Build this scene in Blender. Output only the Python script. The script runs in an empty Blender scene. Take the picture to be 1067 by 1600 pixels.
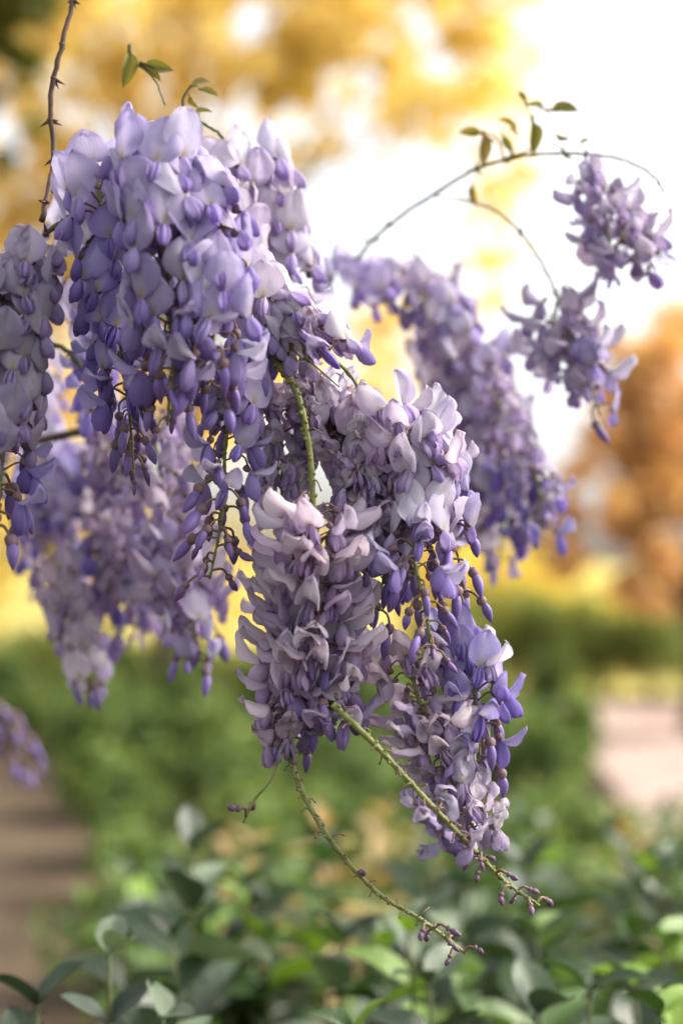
import bpy, math, random
import numpy as np
from mathutils import Vector, Matrix, Euler

random.seed(7)
rng = np.random.default_rng(7)
S = bpy.context.scene
COL = S.collection
R = math.radians

# ------------------------------------------------------------------ camera
CAM_Z = 1.0
PITCH = math.atan(80 / 2222.2)
cd = bpy.data.cameras.new('camera')
cam = bpy.data.objects.new('camera', cd)
COL.objects.link(cam)
cam.location = (0, 0, CAM_Z)
cam.rotation_euler = (math.pi / 2 + PITCH, 0, 0)
cd.sensor_fit = 'VERTICAL'
cd.sensor_height = 36
cd.sensor_width = 24
cd.lens = 50
cd.clip_start = 0.05
cd.clip_end = 500
cd.dof.use_dof = True
cd.dof.focus_distance = 0.89
cd.dof.aperture_fstop = 2.3
S.camera = cam

# ------------------------------------------------------------------ light
SUN_EL, SUN_AZ = R(42), R(80)          # azimuth clockwise from +Y (the view direction)
w = bpy.data.worlds.new('World')
S.world = w
w.use_nodes = True
nt = w.node_tree
nt.nodes.clear()
sky = nt.nodes.new('ShaderNodeTexSky')
sky.sky_type = 'NISHITA'
sky.sun_disc = False
sky.sun_elevation = SUN_EL
sky.sun_rotation = SUN_AZ
sky.air_density = 1.0
sky.dust_density = 4.0
sky.ozone_density = 0.6
hsv = nt.nodes.new('ShaderNodeHueSaturation')      # thin white cloud veil takes the blue out of the sky
hsv.inputs['Saturation'].default_value = 0.18
bg = nt.nodes.new('ShaderNodeBackground')
bg.inputs['Strength'].default_value = 0.15
wo = nt.nodes.new('ShaderNodeOutputWorld')
nt.links.new(sky.outputs[0], hsv.inputs['Color'])
nt.links.new(hsv.outputs[0], bg.inputs['Color'])
nt.links.new(bg.outputs[0], wo.inputs['Surface'])

sd = bpy.data.lights.new('sun', 'SUN')
sd.energy = 1.4
sd.angle = R(30)
sd.color = (1.0, 0.89, 0.70)
sun = bpy.data.objects.new('sun', sd)
COL.objects.link(sun)
sv = Vector((math.sin(SUN_AZ) * math.cos(SUN_EL), math.cos(SUN_AZ) * math.cos(SUN_EL), math.sin(SUN_EL)))
sun.rotation_euler = sv.to_track_quat('Z', 'Y').to_euler()
sun.location = sv * 20

S.view_settings.view_transform = 'Standard'
S.view_settings.look = 'None'
S.view_settings.exposure = 1.4
S.view_settings.gamma = 1
S.view_settings.use_curve_mapping = False
S.render.engine = 'CYCLES'
S.cycles.use_denoising = True
S.cycles.max_bounces = 8
S.cycles.diffuse_bounces = 3
S.cycles.glossy_bounces = 2
S.cycles.transmission_bounces = 3
S.cycles.transparent_max_bounces = 4
S.cycles.caustics_reflective = False
S.cycles.caustics_refractive = False
S.cycles.sample_clamp_indirect = 4

# ------------------------------------------------------------------ helpers
cp, sp_ = math.cos(PITCH), math.sin(PITCH)


def P(px, py, d):
    """point of the place that the photograph shows at px, py when it stands d metres away"""
    x = (px - 533.5) / 2222.2 * d
    u = (800 - py) / 2222.2 * d
    return Vector((x, d * cp - u * sp_, CAM_Z + d * sp_ + u * cp))


def G(px, py):
    """ground point seen at px, py"""
    a = P(px, py, 1.0) - Vector((0, 0, CAM_Z))
    k = -CAM_Z / a.z
    return Vector((a.x * k, a.y * k, 0))


class MB:
    def __init__(s):
        s.v, s.uv, s.f, s.m = [], [], [], []

    def grid(s, fn, nu, nv, mat=0, closed=False):
        b = len(s.v)
        nuu = nu if closed else nu + 1
        for j in range(nv + 1):
            for i in range(nuu):
                u, v = i / nu, j / nv
                s.v.append(tuple(fn(u, v)))
                s.uv.append((u, v))
        for j in range(nv):
            for i in range(nu):
                a = b + j * nuu + i
                c = b + j * nuu + (i + 1) % nuu
                s.f.append((a, c, c + nuu, a + nuu))
                s.m.append(mat)

    def tube(s, pts, radii, n=6, mat=0):
        pts = [Vector(p) for p in pts]
        k = len(pts)
        tang = [(pts[min(i + 1, k - 1)] - pts[max(i - 1, 0)]).normalized() for i in range(k)]
        ref = Vector((0, 0, 1)) if abs(tang[0].z) < .9 else Vector((1, 0, 0))
        nrm = tang[0].cross(ref).normalized()
        b = len(s.v)
        for i in range(k):
            nrm = (nrm - tang[i] * nrm.dot(tang[i])).normalized()
            bi = tang[i].cross(nrm)
            r = radii[i] if hasattr(radii, '__len__') else radii
            for q in range(n):
                a = 2 * math.pi * q / n
                s.v.append(tuple(pts[i] + (nrm * math.cos(a) + bi * math.sin(a)) * r))
                s.uv.append((q / n, i / (k - 1)))
        for i in range(k - 1):
            for q in range(n):
                a, c = b + i * n + q, b + i * n + (q + 1) % n
                s.f.append((a, c, c + n, a + n))
                s.m.append(mat)
        for i0, rev in ((0, True), (k - 1, False)):
            ring = [b + i0 * n + q for q in range(n)]
            s.f.append(tuple(ring[::-1] if rev else ring))
            s.m.append(mat)

    def blob(s, c, ax, r, length, n=8, k=7, mat=0, power=.8, skew=.8, flat=1.0, side=None, bend=0.0):
        """teardrop from c along ax"""
        c, ax = Vector(c), Vector(ax).normalized()
        ref = side or (Vector((1, 0, 0)) if abs(ax.x) < .9 else Vector((0, 1, 0)))
        a1 = (ref - ax * ref.dot(ax)).normalized()
        a2 = ax.cross(a1)

        def fn(u, v):
            v = (1 - math.cos(math.pi * v)) / 2
            rr = r * max(0.0, math.sin(math.pi * min(1, v ** skew))) ** power
            a = 2 * math.pi * u
            return c + ax * (v * length) + a2 * (bend * length * v * v) + a1 * (math.cos(a) * rr * flat) + a2 * (math.sin(a) * rr)
        s.grid(fn, n, k, mat, closed=True)

    def mesh(s, name, mats):
        me = bpy.data.meshes.new(name)
        me.from_pydata(s.v, [], s.f)
        for m in mats:
            me.materials.append(m)
        me.polygons.foreach_set('material_index', s.m)
        me.polygons.foreach_set('use_smooth', [True] * len(s.f))
        uvl = me.uv_layers.new(name='UVMap')
        idx = np.empty(len(me.loops), dtype=np.int32)
        me.loops.foreach_get('vertex_index', idx)
        uvl.data.foreach_set('uv', np.array(s.uv, dtype=np.float32)[idx].ravel())
        me.update()
        return me


def link(name, me, parent=None, loc=None, mat=None):
    o = bpy.data.objects.new(name, me)
    COL.objects.link(o)
    if parent is not None:
        o.parent = parent
    if loc is not None:
        o.location = loc
    return o


def tag(o, label, cat, group=None, kind=None):
    if label:
        o['label'] = label
    if cat:
        o['category'] = cat
    if group:
        o['group'] = group
    if kind:
        o['kind'] = kind
    return o


def empty(name, loc, label, cat, group=None):
    o = bpy.data.objects.new(name, None)
    o.empty_display_size = .02
    COL.objects.link(o)
    o.location = loc
    return tag(o, label, cat, group)


def catmull(pts, per=10):
    pts = [Vector(p) for p in pts]
    q = [pts[0] * 2 - pts[1]] + pts + [pts[-1] * 2 - pts[-2]]
    out = []
    for i in range(1, len(q) - 2):
        for k in range(per):
            t = k / per
            a, b, c, d = q[i - 1], q[i], q[i + 1], q[i + 2]
            out.append(.5 * ((2 * b) + (c - a) * t + (2 * a - 5 * b + 4 * c - d) * t * t + (3 * b - a - 3 * c + d) * t ** 3))
    out.append(pts[-1])
    return out


# ------------------------------------------------------------------ materials
class NT:
    """tiny node helper"""
    def __init__(s, name):
        s.mat = bpy.data.materials.new(name)
        s.mat.use_nodes = True
        s.t = s.mat.node_tree
        s.t.nodes.clear()
        s.out = s.t.nodes.new('ShaderNodeOutputMaterial')

    def n(s, kind, **kw):
        nd = s.t.nodes.new(kind)
        for k, v in kw.items():
            setattr(nd, k, v)
        return nd

    def l(s, a, b):
        s.t.links.new(a, b)

    def val(s, x, sock):
        if isinstance(x, (int, float)):
            sock.default_value = x
        elif isinstance(x, (tuple, list)):
            sock.default_value = (*x, 1) if len(x) == 3 else x
        else:
            s.l(x, sock)

    def math(s, op, a, b=0.0, c=None, clamp=False):
        nd = s.n('ShaderNodeMath', operation=op, use_clamp=clamp)
        s.val(a, nd.inputs[0])
        s.val(b, nd.inputs[1])
        if c is not None:
            s.val(c, nd.inputs[2])
        return nd.outputs[0]

    def mix(s, f, a, b, blend='MIX'):
        nd = s.n('ShaderNodeMix', data_type='RGBA', blend_type=blend)
        s.val(f, nd.inputs[0])
        s.val(a, nd.inputs[6])
        s.val(b, nd.inputs[7])
        return nd.outputs[2]

    def ramp(s, f, stops):
        nd = s.n('ShaderNodeValToRGB')
        e = nd.color_ramp.elements
        while len(e) < len(stops):
            e.new(.5)
        for i, (p, c) in enumerate(stops):
            e[i].position = p
            e[i].color = (*c, 1)
        s.l(f, nd.inputs[0])
        return nd.outputs[0]

    def noise(s, scale, detail=3, vec=None, rough=.5):
        nd = s.n('ShaderNodeTexNoise')
        nd.inputs['Scale'].default_value = scale
        nd.inputs['Detail'].default_value = detail
        nd.inputs['Roughness'].default_value = rough
        if vec is not None:
            s.l(vec, nd.inputs['Vector'])
        return nd.outputs[0]

    def uv(s):
        tc = s.n('ShaderNodeTexCoord')
        sx = s.n('ShaderNodeSeparateXYZ')
        s.l(tc.outputs['UV'], sx.inputs[0])
        return tc, sx.outputs[0], sx.outputs[1]

    def bump(s, h, strength=.3, dist=.001):
        nd = s.n('ShaderNodeBump')
        nd.inputs['Strength'].default_value = strength
        nd.inputs['Distance'].default_value = dist
        s.l(h, nd.inputs['Height'])
        return nd.outputs[0]

    def finish(s, color, rough=.6, trans=0.0, tcolor=None, normal=None, spec=.4, sheen=0.0):
        p = s.n('ShaderNodeBsdfPrincipled')
        s.val(color, p.inputs['Base Color'])
        s.val(rough, p.inputs['Roughness'])
        p.inputs['Specular IOR Level'].default_value = spec
        if sheen:
            p.inputs['Sheen Weight'].default_value = sheen
        if normal is not None:
            s.l(normal, p.inputs['Normal'])
        if trans:
            t = s.n('ShaderNodeBsdfTranslucent')
            s.val(tcolor if tcolor is not None else color, t.inputs[0])
            if normal is not None:
                s.l(normal, t.inputs['Normal'])
            m = s.n('ShaderNodeMixShader')
            m.inputs[0].default_value = trans
            s.l(p.outputs[0], m.inputs[1])
            s.l(t.outputs[0], m.inputs[2])
            s.l(m.outputs[0], s.out.inputs[0])
        else:
            s.l(p.outputs[0], s.out.inputs[0])
        return s.mat


def petal_material(name, banner=True):
    m = NT(name)
    tc, u, v = m.uv()
    oi = m.n('ShaderNodeObjectInfo')
    col, age, rnd = oi.outputs['Color'], oi.outputs['Alpha'], oi.outputs['Random']
    geo = m.n('ShaderNodeNewGeometry')
    shift = m.n('ShaderNodeVectorMath', operation='ADD')
    comb = m.n('ShaderNodeCombineXYZ')
    m.l(rnd, comb.inputs[0])
    m.l(m.math('MULTIPLY', rnd, 7.3), comb.inputs[1])
    m.l(tc.outputs['UV'], shift.inputs[0])
    m.l(comb.outputs[0], shift.inputs[1])
    if banner:
        t = m.math('ABSOLUTE', m.math('SUBTRACT', u, .5))           # 0 centre .. .5 rim
        rim = m.math('MAXIMUM', m.math('MULTIPLY', t, 2.0), m.math('POWER', v, 2.2))
        rimf = m.math('POWER', rim, 2.2, clamp=True)
        # pale heart, more saturated rim
        c = m.mix(m.math('MULTIPLY', rimf, .42), col, m.mix(1.0, col, (.74, .66, .90), 'MULTIPLY'))
        heart = m.math('MULTIPLY', m.math('SUBTRACT', 1.0, m.math('MULTIPLY', t, 5.5), clamp=True),
                       m.math('SUBTRACT', 1.05, v, clamp=True))
        c = m.mix(m.math('MULTIPLY', heart, .5), c, (.86, .82, .86))
        eye = m.math('MULTIPLY', m.math('SUBTRACT', 1.0, m.math('MULTIPLY', t, 8.0), clamp=True),
                     m.math('SUBTRACT', 1.0, m.math('MULTIPLY', v, 2.6), clamp=True))
        c = m.mix(m.math('MULTIPLY', eye, 1.5, clamp=True), c, (.46, .36, .10))
        # veins fanning out of the claw
        fan = m.math('DIVIDE', m.math('SUBTRACT', u, .5), m.math('ADD', .22, v))
        veins = m.math('SINE', m.math('MULTIPLY', fan, 95.0))
    else:
        c = m.mix(m.math('POWER', v, 1.6), col, m.mix(1.0, col, (.62, .50, .80), 'MULTIPLY'))
        veins = m.math('SINE', m.math('MULTIPLY', u, 60.0))
    c = m.mix(m.math('MULTIPLY', m.math('MULTIPLY_ADD', veins, .5, .5), .06), c, (.42, .32, .62))
    # blotches, wilting to tan at the rim of old flowers
    n1 = m.noise(3.2, 4, shift.outputs[0], .6)
    c = m.mix(m.math('MULTIPLY', m.math('SUBTRACT', n1, .42, clamp=True), .9), c, m.mix(1.0, c, (.72, .68, .80), 'MULTIPLY'))
    if banner:
        br = m.math('MULTIPLY', m.math('SUBTRACT', m.math('ADD', rimf, n1), 1.18, clamp=True), 2.2)
    else:
        br = m.math('MULTIPLY', m.math('SUBTRACT', m.math('ADD', m.math('POWER', v, 3.0), n1), 1.15, clamp=True), 2.2)
    c = m.mix(m.math('MULTIPLY', br, age, clamp=True), c, (.40, .24, .12))
    h = m.math('ADD', m.math('MULTIPLY', veins, .14), m.math('MULTIPLY', m.noise(9, 3, shift.outputs[0]), 1.6))
    nrm = m.bump(h, .35, .0006)
    return m.finish(c, .55, .52, None, nrm, .25, .10)


M_banner = petal_material('banner_petal_skin', True)
M_keel = petal_material('keel_petal_skin', False)


def simple(name, c1, c2, scale=30, rough=.6, trans=0, spec=.4, bump=0, bdist=.001, detail=3):
    m = NT(name)
    tc = m.n('ShaderNodeTexCoord')
    n = m.noise(scale, detail, tc.outputs['Object'])
    c = m.ramp(n, [(.3, c1), (.7, c2)])
    return m.finish(c, rough, trans, None, m.bump(n, bump, bdist) if bump else None, spec)


M_calyx = simple('calyx_skin', (.15, .08, .13), (.26, .18, .15), 300, .6, .1)
M_pedicel = simple('pedicel_skin', (.20, .17, .07), (.24, .13, .10), 120, .55, .1)
M_rachis = simple('rachis_skin', (.135, .15, .035), (.24, .25, .075), 160, .5, 0, .4, .5, .0006)
M_bark = simple('young_bark', (.055, .028, .020), (.15, .085, .055), 90, .65, 0, .35, .8, .001)
M_greenstem = simple('green_stem', (.05, .065, .02), (.12, .13, .04), 90, .6, 0, .4, .5, .0008)
M_trunk = simple('tree_bark', (.06, .042, .03), (.17, .13, .10), 9, .85, 0, .2, 1.0, .02, 6)
M_brownbud = simple('winter_bud', (.05, .022, .02), (.13, .06, .035), 300, .6)


def bud_material():
    m = NT('bud_skin')
    tc, u, v = m.uv()
    oi = m.n('ShaderNodeObjectInfo')
    c = m.mix(m.math('POWER', v, 1.2), oi.outputs['Color'], m.mix(1.0, oi.outputs['Color'], (.62, .50, .74), 'MULTIPLY'))
    n = m.noise(260, 3, tc.outputs['Object'])
    c = m.mix(m.math('MULTIPLY', n, .35), c, (.13, .07, .10))
    return m.finish(c, .45, .12, None, m.bump(n, .3, .0004), .4, .1)


M_bud = bud_material()


def leaf_material(name, stops, rough=.42, trans=.25, tmul=(1.3, 1.25, .5), spec=.5, vein=(.30, .36, .20), veinf=.35):
    m = NT(name)
    tc, u, v = m.uv()
    oi = m.n('ShaderNodeObjectInfo')
    c = m.ramp(oi.outputs['Random'], stops)
    t = m.math('ABSOLUTE', m.math('SUBTRACT', u, .5))
    mid = m.math('SUBTRACT', 1.0, m.math('MULTIPLY', t, 26.0), clamp=True)
    side = m.math('SINE', m.math('MULTIPLY', m.math('SUBTRACT', v, m.math('MULTIPLY', t, .7)), 48.0))
    sidev = m.math('POWER', m.math('MULTIPLY_ADD', side, .5, .5), 8.0)
    vv = m.math('MAXIMUM', mid, m.math('MULTIPLY', sidev, .5))
    c = m.mix(m.math('MULTIPLY', vv, veinf), c, vein)
    n = m.noise(14, 3, tc.outputs['Object'])
    c = m.mix(m.math('MULTIPLY', n, .35), c, m.mix(1.0, c, (.6, .62, .5), 'MULTIPLY'))
    h = m.math('SUBTRACT', m.math('MULTIPLY', n, .4), vv)
    tc2 = m.mix(1.0, c, tmul, 'MULTIPLY')
    return m.finish(c, rough, trans, tc2, m.bump(h, .5, .0015), spec)


M_leaf = leaf_material('bed_leaf', [(0, (.010, .028, .007)), (.4, (.026, .066, .012)), (.7, (.065, .14, .025)), (1, (.24, .40, .04))], .38)
M_leafgrey = leaf_material('grey_green_leaf', [(0, (.018, .036, .018)), (.55, (.04, .07, .036)), (1, (.17, .225, .14))], .33, .2, (1.1, 1.15, .7))
M_leafyoung = leaf_material('young_leaf', [(0, (.16, .15, .04)), (.6, (.24, .21, .06)), (1, (.22, .13, .05))], .5, .4)
M_leafgold = leaf_material('gold_leaf', [(0, (.50, .40, .14)), (.5, (.56, .44, .20)), (1, (.52, .32, .16))], .5, .35, (1.2, 1.0, .6))


def foliage_material(name, stops, trans=.35, tmul=(1.35, 1.2, .55), rough=.55, ns=.9):
    m = NT(name)
    geo = m.n('ShaderNodeNewGeometry')
    tc = m.n('ShaderNodeTexCoord')
    big = m.noise(ns, 2, tc.outputs['Object'])
    f = m.math('ADD', m.math('MULTIPLY', geo.outputs['Random Per Island'], .55), m.math('MULTIPLY', m.math('SUBTRACT', big, .22), .85), clamp=True)
    c = m.ramp(f, stops)
    return m.finish(c, rough, trans, m.mix(1.0, c, tmul, 'MULTIPLY'), None, .3)


M_goldfol = foliage_material('golden_foliage', [(.1, (.50, .46, .20)), (.35, (.78, .67, .34)), (.6, (.88, .77, .48)), (1, (.88, .76, .60))], .55)
M_orangefol = foliage_material('copper_foliage', [(.1, (.16, .13, .05)), (.3, (.56, .37, .19)), (.5, (.82, .57, .33)), (1, (.88, .72, .50))], .5, ns=2.2)
M_darkfol = foliage_material('dark_foliage', [(.1, (.03, .05, .012)), (.5, (.08, .11, .02)), (1, (.30, .30, .03))], .25)
M_yellowfol = foliage_material('lime_foliage', [(.1, (.44, .42, .06)), (.5, (.72, .60, .14)), (1, (.84, .68, .28))], .45)
M_greenfol = foliage_material('bed_foliage', [(.12, (.03, .065, .016)), (.42, (.12, .20, .055)), (.62, (.22, .32, .10)), (.9, (.40, .48, .19))], .4, ns=4.5)
M_hedgefol = foliage_material('hedge_foliage', [(.1, (.07, .11, .03)), (.5, (.24, .31, .09)), (1, (.50, .50, .18))], .4, ns=2.5)

# ------------------------------------------------------------------ setting
def sheet(name, poly, z, mat, kind='structure'):
    me = bpy.data.meshes.new(name)
    me.from_pydata([(x, y, z) for x, y in poly], [], [tuple(range(len(poly)))])
    me.materials.append(mat)
    o = link(name, me)
    o['kind'] = kind
    return o


def ground_mat(name, stops, s1, s2, bump=.6, bd=.02, rough=.9):
    m = NT(name)
    tc = m.n('ShaderNodeTexCoord')
    a = m.noise(s1, 4, tc.outputs['Object'])
    b = m.noise(s2, 6, tc.outputs['Object'], .65)
    f = m.math('ADD', m.math('MULTIPLY', a, .6), m.math('MULTIPLY', b, .4))
    return m.finish(m.ramp(f, stops), rough, 0, None, m.bump(b, bump, bd), .15)


M_soil = ground_mat('bed_soil', [(.3, (.035, .026, .016)), (.7, (.09, .068, .04))], 1.3, 40)
M_lawn = ground_mat('sunlit_lawn', [(.3, (.34, .34, .08)), (.5, (.56, .48, .15)), (.7, (.68, .54, .26))], .35, 12)
M_path = ground_mat('pink_gravel', [(.35, (.33, .24, .20)), (.62, (.55, .42, .37))], 1.6, 60)
M_dirt = ground_mat('brown_dirt', [(.35, (.035, .026, .016)), (.62, (.15, .105, .07))], 2.2, 30)

sheet('ground', [(-200, -5), (200, -5), (200, 400), (-200, 400)], 0, M_soil)
lw = [(-60, 10.6), (60, 10.6), (150, 380), (-150, 380)]
sheet('lawn', lw, .004, M_lawn)
gp = [G(825, 1098), G(1300, 1098), G(1500, 1330), G(1010, 1320), G(985, 1270), G(945, 1210), G(885, 1150)]
sheet('gravel_path', [(p.x, p.y) for p in gp][::-1], .008, M_path)
dp = [G(-500, 1150), G(95, 1170), G(150, 1260), G(180, 1400), G(215, 1640), G(-300, 1640)]
sheet('dirt_path', [(p.x, p.y) for p in dp][::-1], .008, M_dirt)

# ------------------------------------------------------------------ foliage masses
def leaf_cloud(centres, n, size, flat=.0, shell=.55):
    """many folded leaf faces spread through ellipsoid clumps; centres = (x, y, z, rx, ry, rz)"""
    cs = np.array(centres, dtype=float)
    vol = cs[:, 3] * cs[:, 4] * cs[:, 5]
    pick = rng.choice(len(cs), n, p=(vol ** .8) / (vol ** .8).sum())
    d = rng.normal(size=(n, 3))
    d /= np.linalg.norm(d, axis=1)[:, None]
    rad = shell + (1 - shell) * rng.random(n) ** .6
    rad *= rng.random(n) ** .25
    c = cs[pick, :3] + d * rad[:, None] * cs[pick, 3:]
    ax = rng.normal(size=(n, 3)); ax[:, 2] *= .6; ax /= np.linalg.norm(ax, axis=1)[:, None]
    up = rng.normal(size=(n, 3)) + np.array([0, 0, 1.2])
    sd_ = np.cross(ax, up); sd_ /= np.linalg.norm(sd_, axis=1)[:, None]
    nr = np.cross(sd_, ax)
    L = size * (.6 + .8 * rng.random(n))[:, None]
    v = np.stack([c - ax * L * .5, c + sd_ * L * .27 + nr * L * .08, c + ax * L * .5, c - sd_ * L * .27 + nr * L * .08], 1).reshape(-1, 3)
    b = np.arange(n) * 4
    f = np.stack([np.stack([b, b + 1, b + 2], 1), np.stack([b, b + 2, b + 3], 1)], 1).reshape(-1, 3)
    return v, f


def cloud_mesh(name, centres, n, size, mat, shell=.55):
    v, f = leaf_cloud(centres, n, size, shell=shell)
    me = bpy.data.meshes.new(name)
    me.vertices.add(len(v)); me.vertices.foreach_set('co', v.ravel())
    me.loops.add(len(f) * 3); me.loops.foreach_set('vertex_index', f.ravel().astype(np.int32))
    me.polygons.add(len(f))
    me.polygons.foreach_set('loop_start', np.arange(len(f), dtype=np.int32) * 3)
    me.polygons.foreach_set('loop_total', np.full(len(f), 3, dtype=np.int32))
    me.update(calc_edges=True)
    me.materials.append(mat)
    return me


def tree(name, base, trunk_h, trunk_r, clumps, n, size, mat, label, cat='tree', group=None, shell=.5, lean=(0, 0)):
    """clumps in world space; trunk and limbs reach for them"""
    b = Vector(base)
    root = empty(name, b, label, cat, group)
    mb = MB()
    top = Vector((lean[0], lean[1], trunk_h))
    pts = catmull([(0, 0, -.1), (lean[0] * .3 + trunk_r * .6, 0, trunk_h * .4), top], 5)
    mb.tube(pts, [trunk_r * (1.25 - .6 * i / (len(pts) - 1)) for i in range(len(pts))], 9)
    for c in (clumps if len(clumps) < 40 else clumps[::8]):
        e = Vector(c[:3]) - b
        st = top * random.uniform(.6, .98)
        midp = st.lerp(e, .5) + Vector((0, 0, .12 * (e - st).length))
        q = catmull([st, midp, e], 4)
        mb.tube(q, [trunk_r * (.42 if len(clumps) < 40 else .10) * (1 - .8 * i / (len(q) - 1)) for i in range(len(q))], 5)
    link('trunk', mb.mesh('trunk', [M_trunk]), root)
    rel = [(c[0] - b.x, c[1] - b.y, c[2] - b.z, *c[3:]) for c in clumps]
    link('crown', cloud_mesh('crown', rel, n, size, mat, shell), root)
    return root


def clump(px, py, d, r, rx=None, depth=None):
    """clump centred at a seen point; radii given in photo pixels"""
    p = P(px, py, d)
    k = d / 2222.2
    return (p.x, p.y, p.z, (rx or r) * k, (depth or r) * k, r * k)


# golden tree that fills the upper left and hangs down to the middle
gold = [clump(*c) for c in [
    (60, 60, 9.5, 120), (230, 20, 9, 120), (400, 30, 9.3, 110), (560, 40, 9, 120), (700, 60, 9.2, 110), (800, 20, 9.4, 70),
    (160, 200, 9.2, 90), (330, 150, 9.0, 90), (470, 150, 9.4, 95), (560, 200, 8.8, 60), (690, 160, 9.2, 70), (780, 150, 9.1, 60),
    (40, 420, 9.6, 110), (-80, 250, 9.5, 130), (140, 420, 9.8, 60), (300, 300, 9.7, 70), (420, 250, 9.8, 55),
    (780, 290, 9.0, 55), (750, 380, 9.0, 55), (740, 460, 9.1, 45), (620, 520, 9.8, 80), (560, 600, 9.8, 70),
    (-60, 560, 9.8, 100), (500, -90, 9.5, 150), (200, -120, 9.5, 150), (750, -90, 9.6, 110), (-100, -60, 9.6, 150)]]
gold_big = gold + [clump(*c) for c in [(60, 250, 9.6, 80), (110, 330, 9.7, 70), (20, 330, 9.6, 70), (230, 120, 9.3, 90), (420, 120, 9.4, 90), (640, 130, 9.2, 70), (20, 480, 9.7, 80), (100, 130, 9.5, 60)]]
gold = []
for c in gold_big:
    for _ in range(11):
        a_ = random.uniform(0, 6.283)
        q_ = math.sqrt(random.random()) * 1.0
        k_ = random.uniform(.26, .52)
        gold.append((c[0] + math.cos(a_) * q_ * c[3], c[1] + random.uniform(-.6, .6), c[2] + math.sin(a_) * q_ * c[5], c[3] * k_, c[4] * k_, c[5] * k_))
gb = G(255, 1118)
tree('golden_tree', (gb.x, 9.4, 0), 3.0, .13, gold, 14500, .125, M_goldfol,
     'tall tree with pale golden leaves filling the sky behind the blossom', lean=(.1, 0), shell=.2)
g2 = [clump(*c) for c in [(60, 640, 13, 130), (200, 560, 13, 110), (-90, 700, 13, 140), (30, 780, 12.5, 80), (330, 640, 13, 110), (440, 560, 13.5, 90)]]
tree('golden_tree', (P(120, 800, 13).x, 13, 0), 1.6, .14, g2, 4200, .15, M_goldfol,
     'golden-leaved tree standing low behind the left hanging racemes', shell=.2)
g3 = [clump(*c) for c in [(-40, 40, 4.6, 75), (30, -30, 4.6, 90), (40, 95, 4.7, 45), (-60, 160, 4.7, 60), (10, 250, 4.8, 28), (55, 195, 4.8, 22)]]
tree('evergreen_tree', (P(-300, 800, 4.7).x, 4.7, 0), 1.7, .07, g3, 900, .07, M_darkfol,
     'dark green tree reaching into the top left corner', shell=.3)
# yellow-green shrubs glowing low behind the flowers
yl = [(-60, 800, 10.5, 110, 75), (120, 760, 10.9, 130, 90), (300, 830, 11.3, 130, 85), (470, 870, 11.0, 120, 80), (640, 850, 11.4, 130, 50), (790, 870, 11.8, 120, 55), (920, 900, 12.5, 110, 30)]
yn = ['at the left edge behind the lowest racemes', 'glowing through the gap left of the middle raceme', 'behind the sparse purple bud tail',
      'behind the pinkish raceme in the middle', 'below the arching spray on the right', 'below the blurred right-hand blossom', 'at the foot of the copper tree']
for (px, py, d, rx, r), nm in zip(yl, yn):
    c = P(px, py, d)
    k = d / 2222.2
    cl = [(c.x + random.uniform(-.6, .6) * rx * k, d + random.uniform(-.2, .2), max(.2, c.z * .62 + random.uniform(-.2, .25)), rx * k * .62, .35, max(.25, c.z * .55 + r * k * .35)) for _ in range(5)]
    tree('yellow_shrub', (c.x, d, 0), .4, .03, cl, 1500, .09, M_yellowfol, 'bright yellow-green shrub ' + nm, 'shrub', 'yellow shrubs along the lawn', shell=.3)

cop = [clump(*c) for c in [(1060, 590, 8.4, 80), (1010, 650, 8.2, 70), (950, 730, 8.3, 60), (1060, 720, 8.4, 80), (930, 820, 8.2, 60), (905, 770, 8.3, 50), (900, 860, 8.3, 45), (985, 580, 8.3, 50), (940, 660, 8.3, 45), (1010, 810, 8.1, 70),
                           (1090, 830, 8.2, 80), (1130, 560, 8.5, 90), (1160, 700, 8.5, 110), (980, 900, 8.2, 45), (1070, 900, 8.2, 60), (1200, 850, 8.3, 100)]]
cop = [(c[0] + random.uniform(-1, 1) * c[3], c[1] + random.uniform(-.3, .3), c[2] + random.uniform(-1, 1) * c[5], c[3] * k_, c[4] * k_, c[5] * k_)
       for c in cop for k_ in (.4, .5, .6, .7, .8)]
tree('copper_tree', (P(1080, 800, 8.3).x, 8.3, 0), .9, .08, cop, 10500, .10, M_orangefol, 'copper-brown leafy tree at the right edge beyond the gravel path', shell=.25)


def shrub(name, x, y, h, rx, n, size, mat, label, group, cat='shrub'):
    root = empty(name, (x, y, 0), label, cat, group)
    cl = []
    for _ in range(7):
        a = random.uniform(0, 6.28)
        rr = rx * random.uniform(0, .65)
        cl.append((math.cos(a) * rr, math.sin(a) * rr, h * random.uniform(.3, .68), rx * random.uniform(.35, .55), rx * random.uniform(.35, .55), h * random.uniform(.28, .4)))
    mb = MB()
    for c in cl:
        q = catmull([(0, 0, 0), (c[0] * .4, c[1] * .4, c[2] * .6), c[:3]], 3)
        mb.tube(q, [.008 * (1 - .6 * i / (len(q) - 1)) for i in range(len(q))], 4)
    link('stem', mb.mesh('stem', [M_greenstem]), root)
    link('foliage', cloud_mesh('foliage', cl, n, size, mat, .4), root)
    return root


# dark hedge beyond the gravel path
hx = [(760, 10.8, .95), (850, 10.5, .92), (935, 10.7, .88), (1015, 10.4, .82), (1100, 10.6, .9), (1190, 10.5, .86)]
hn = ['left end of the row, behind the drooping purple buds', 'second from its left end', 'third from its left end', 'fourth from its left end, under the copper tree', 'at the right edge of the photo', 'just outside the right edge']
for (px, y, h), nm in zip(hx, hn):
    shrub('hedge_shrub', P(px, 800, y).x, y, h, .55, 2600, .06, M_hedgefol, 'dark shrub beyond gravel path, ' + nm, 'dark shrubs beyond the gravel path')
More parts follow.
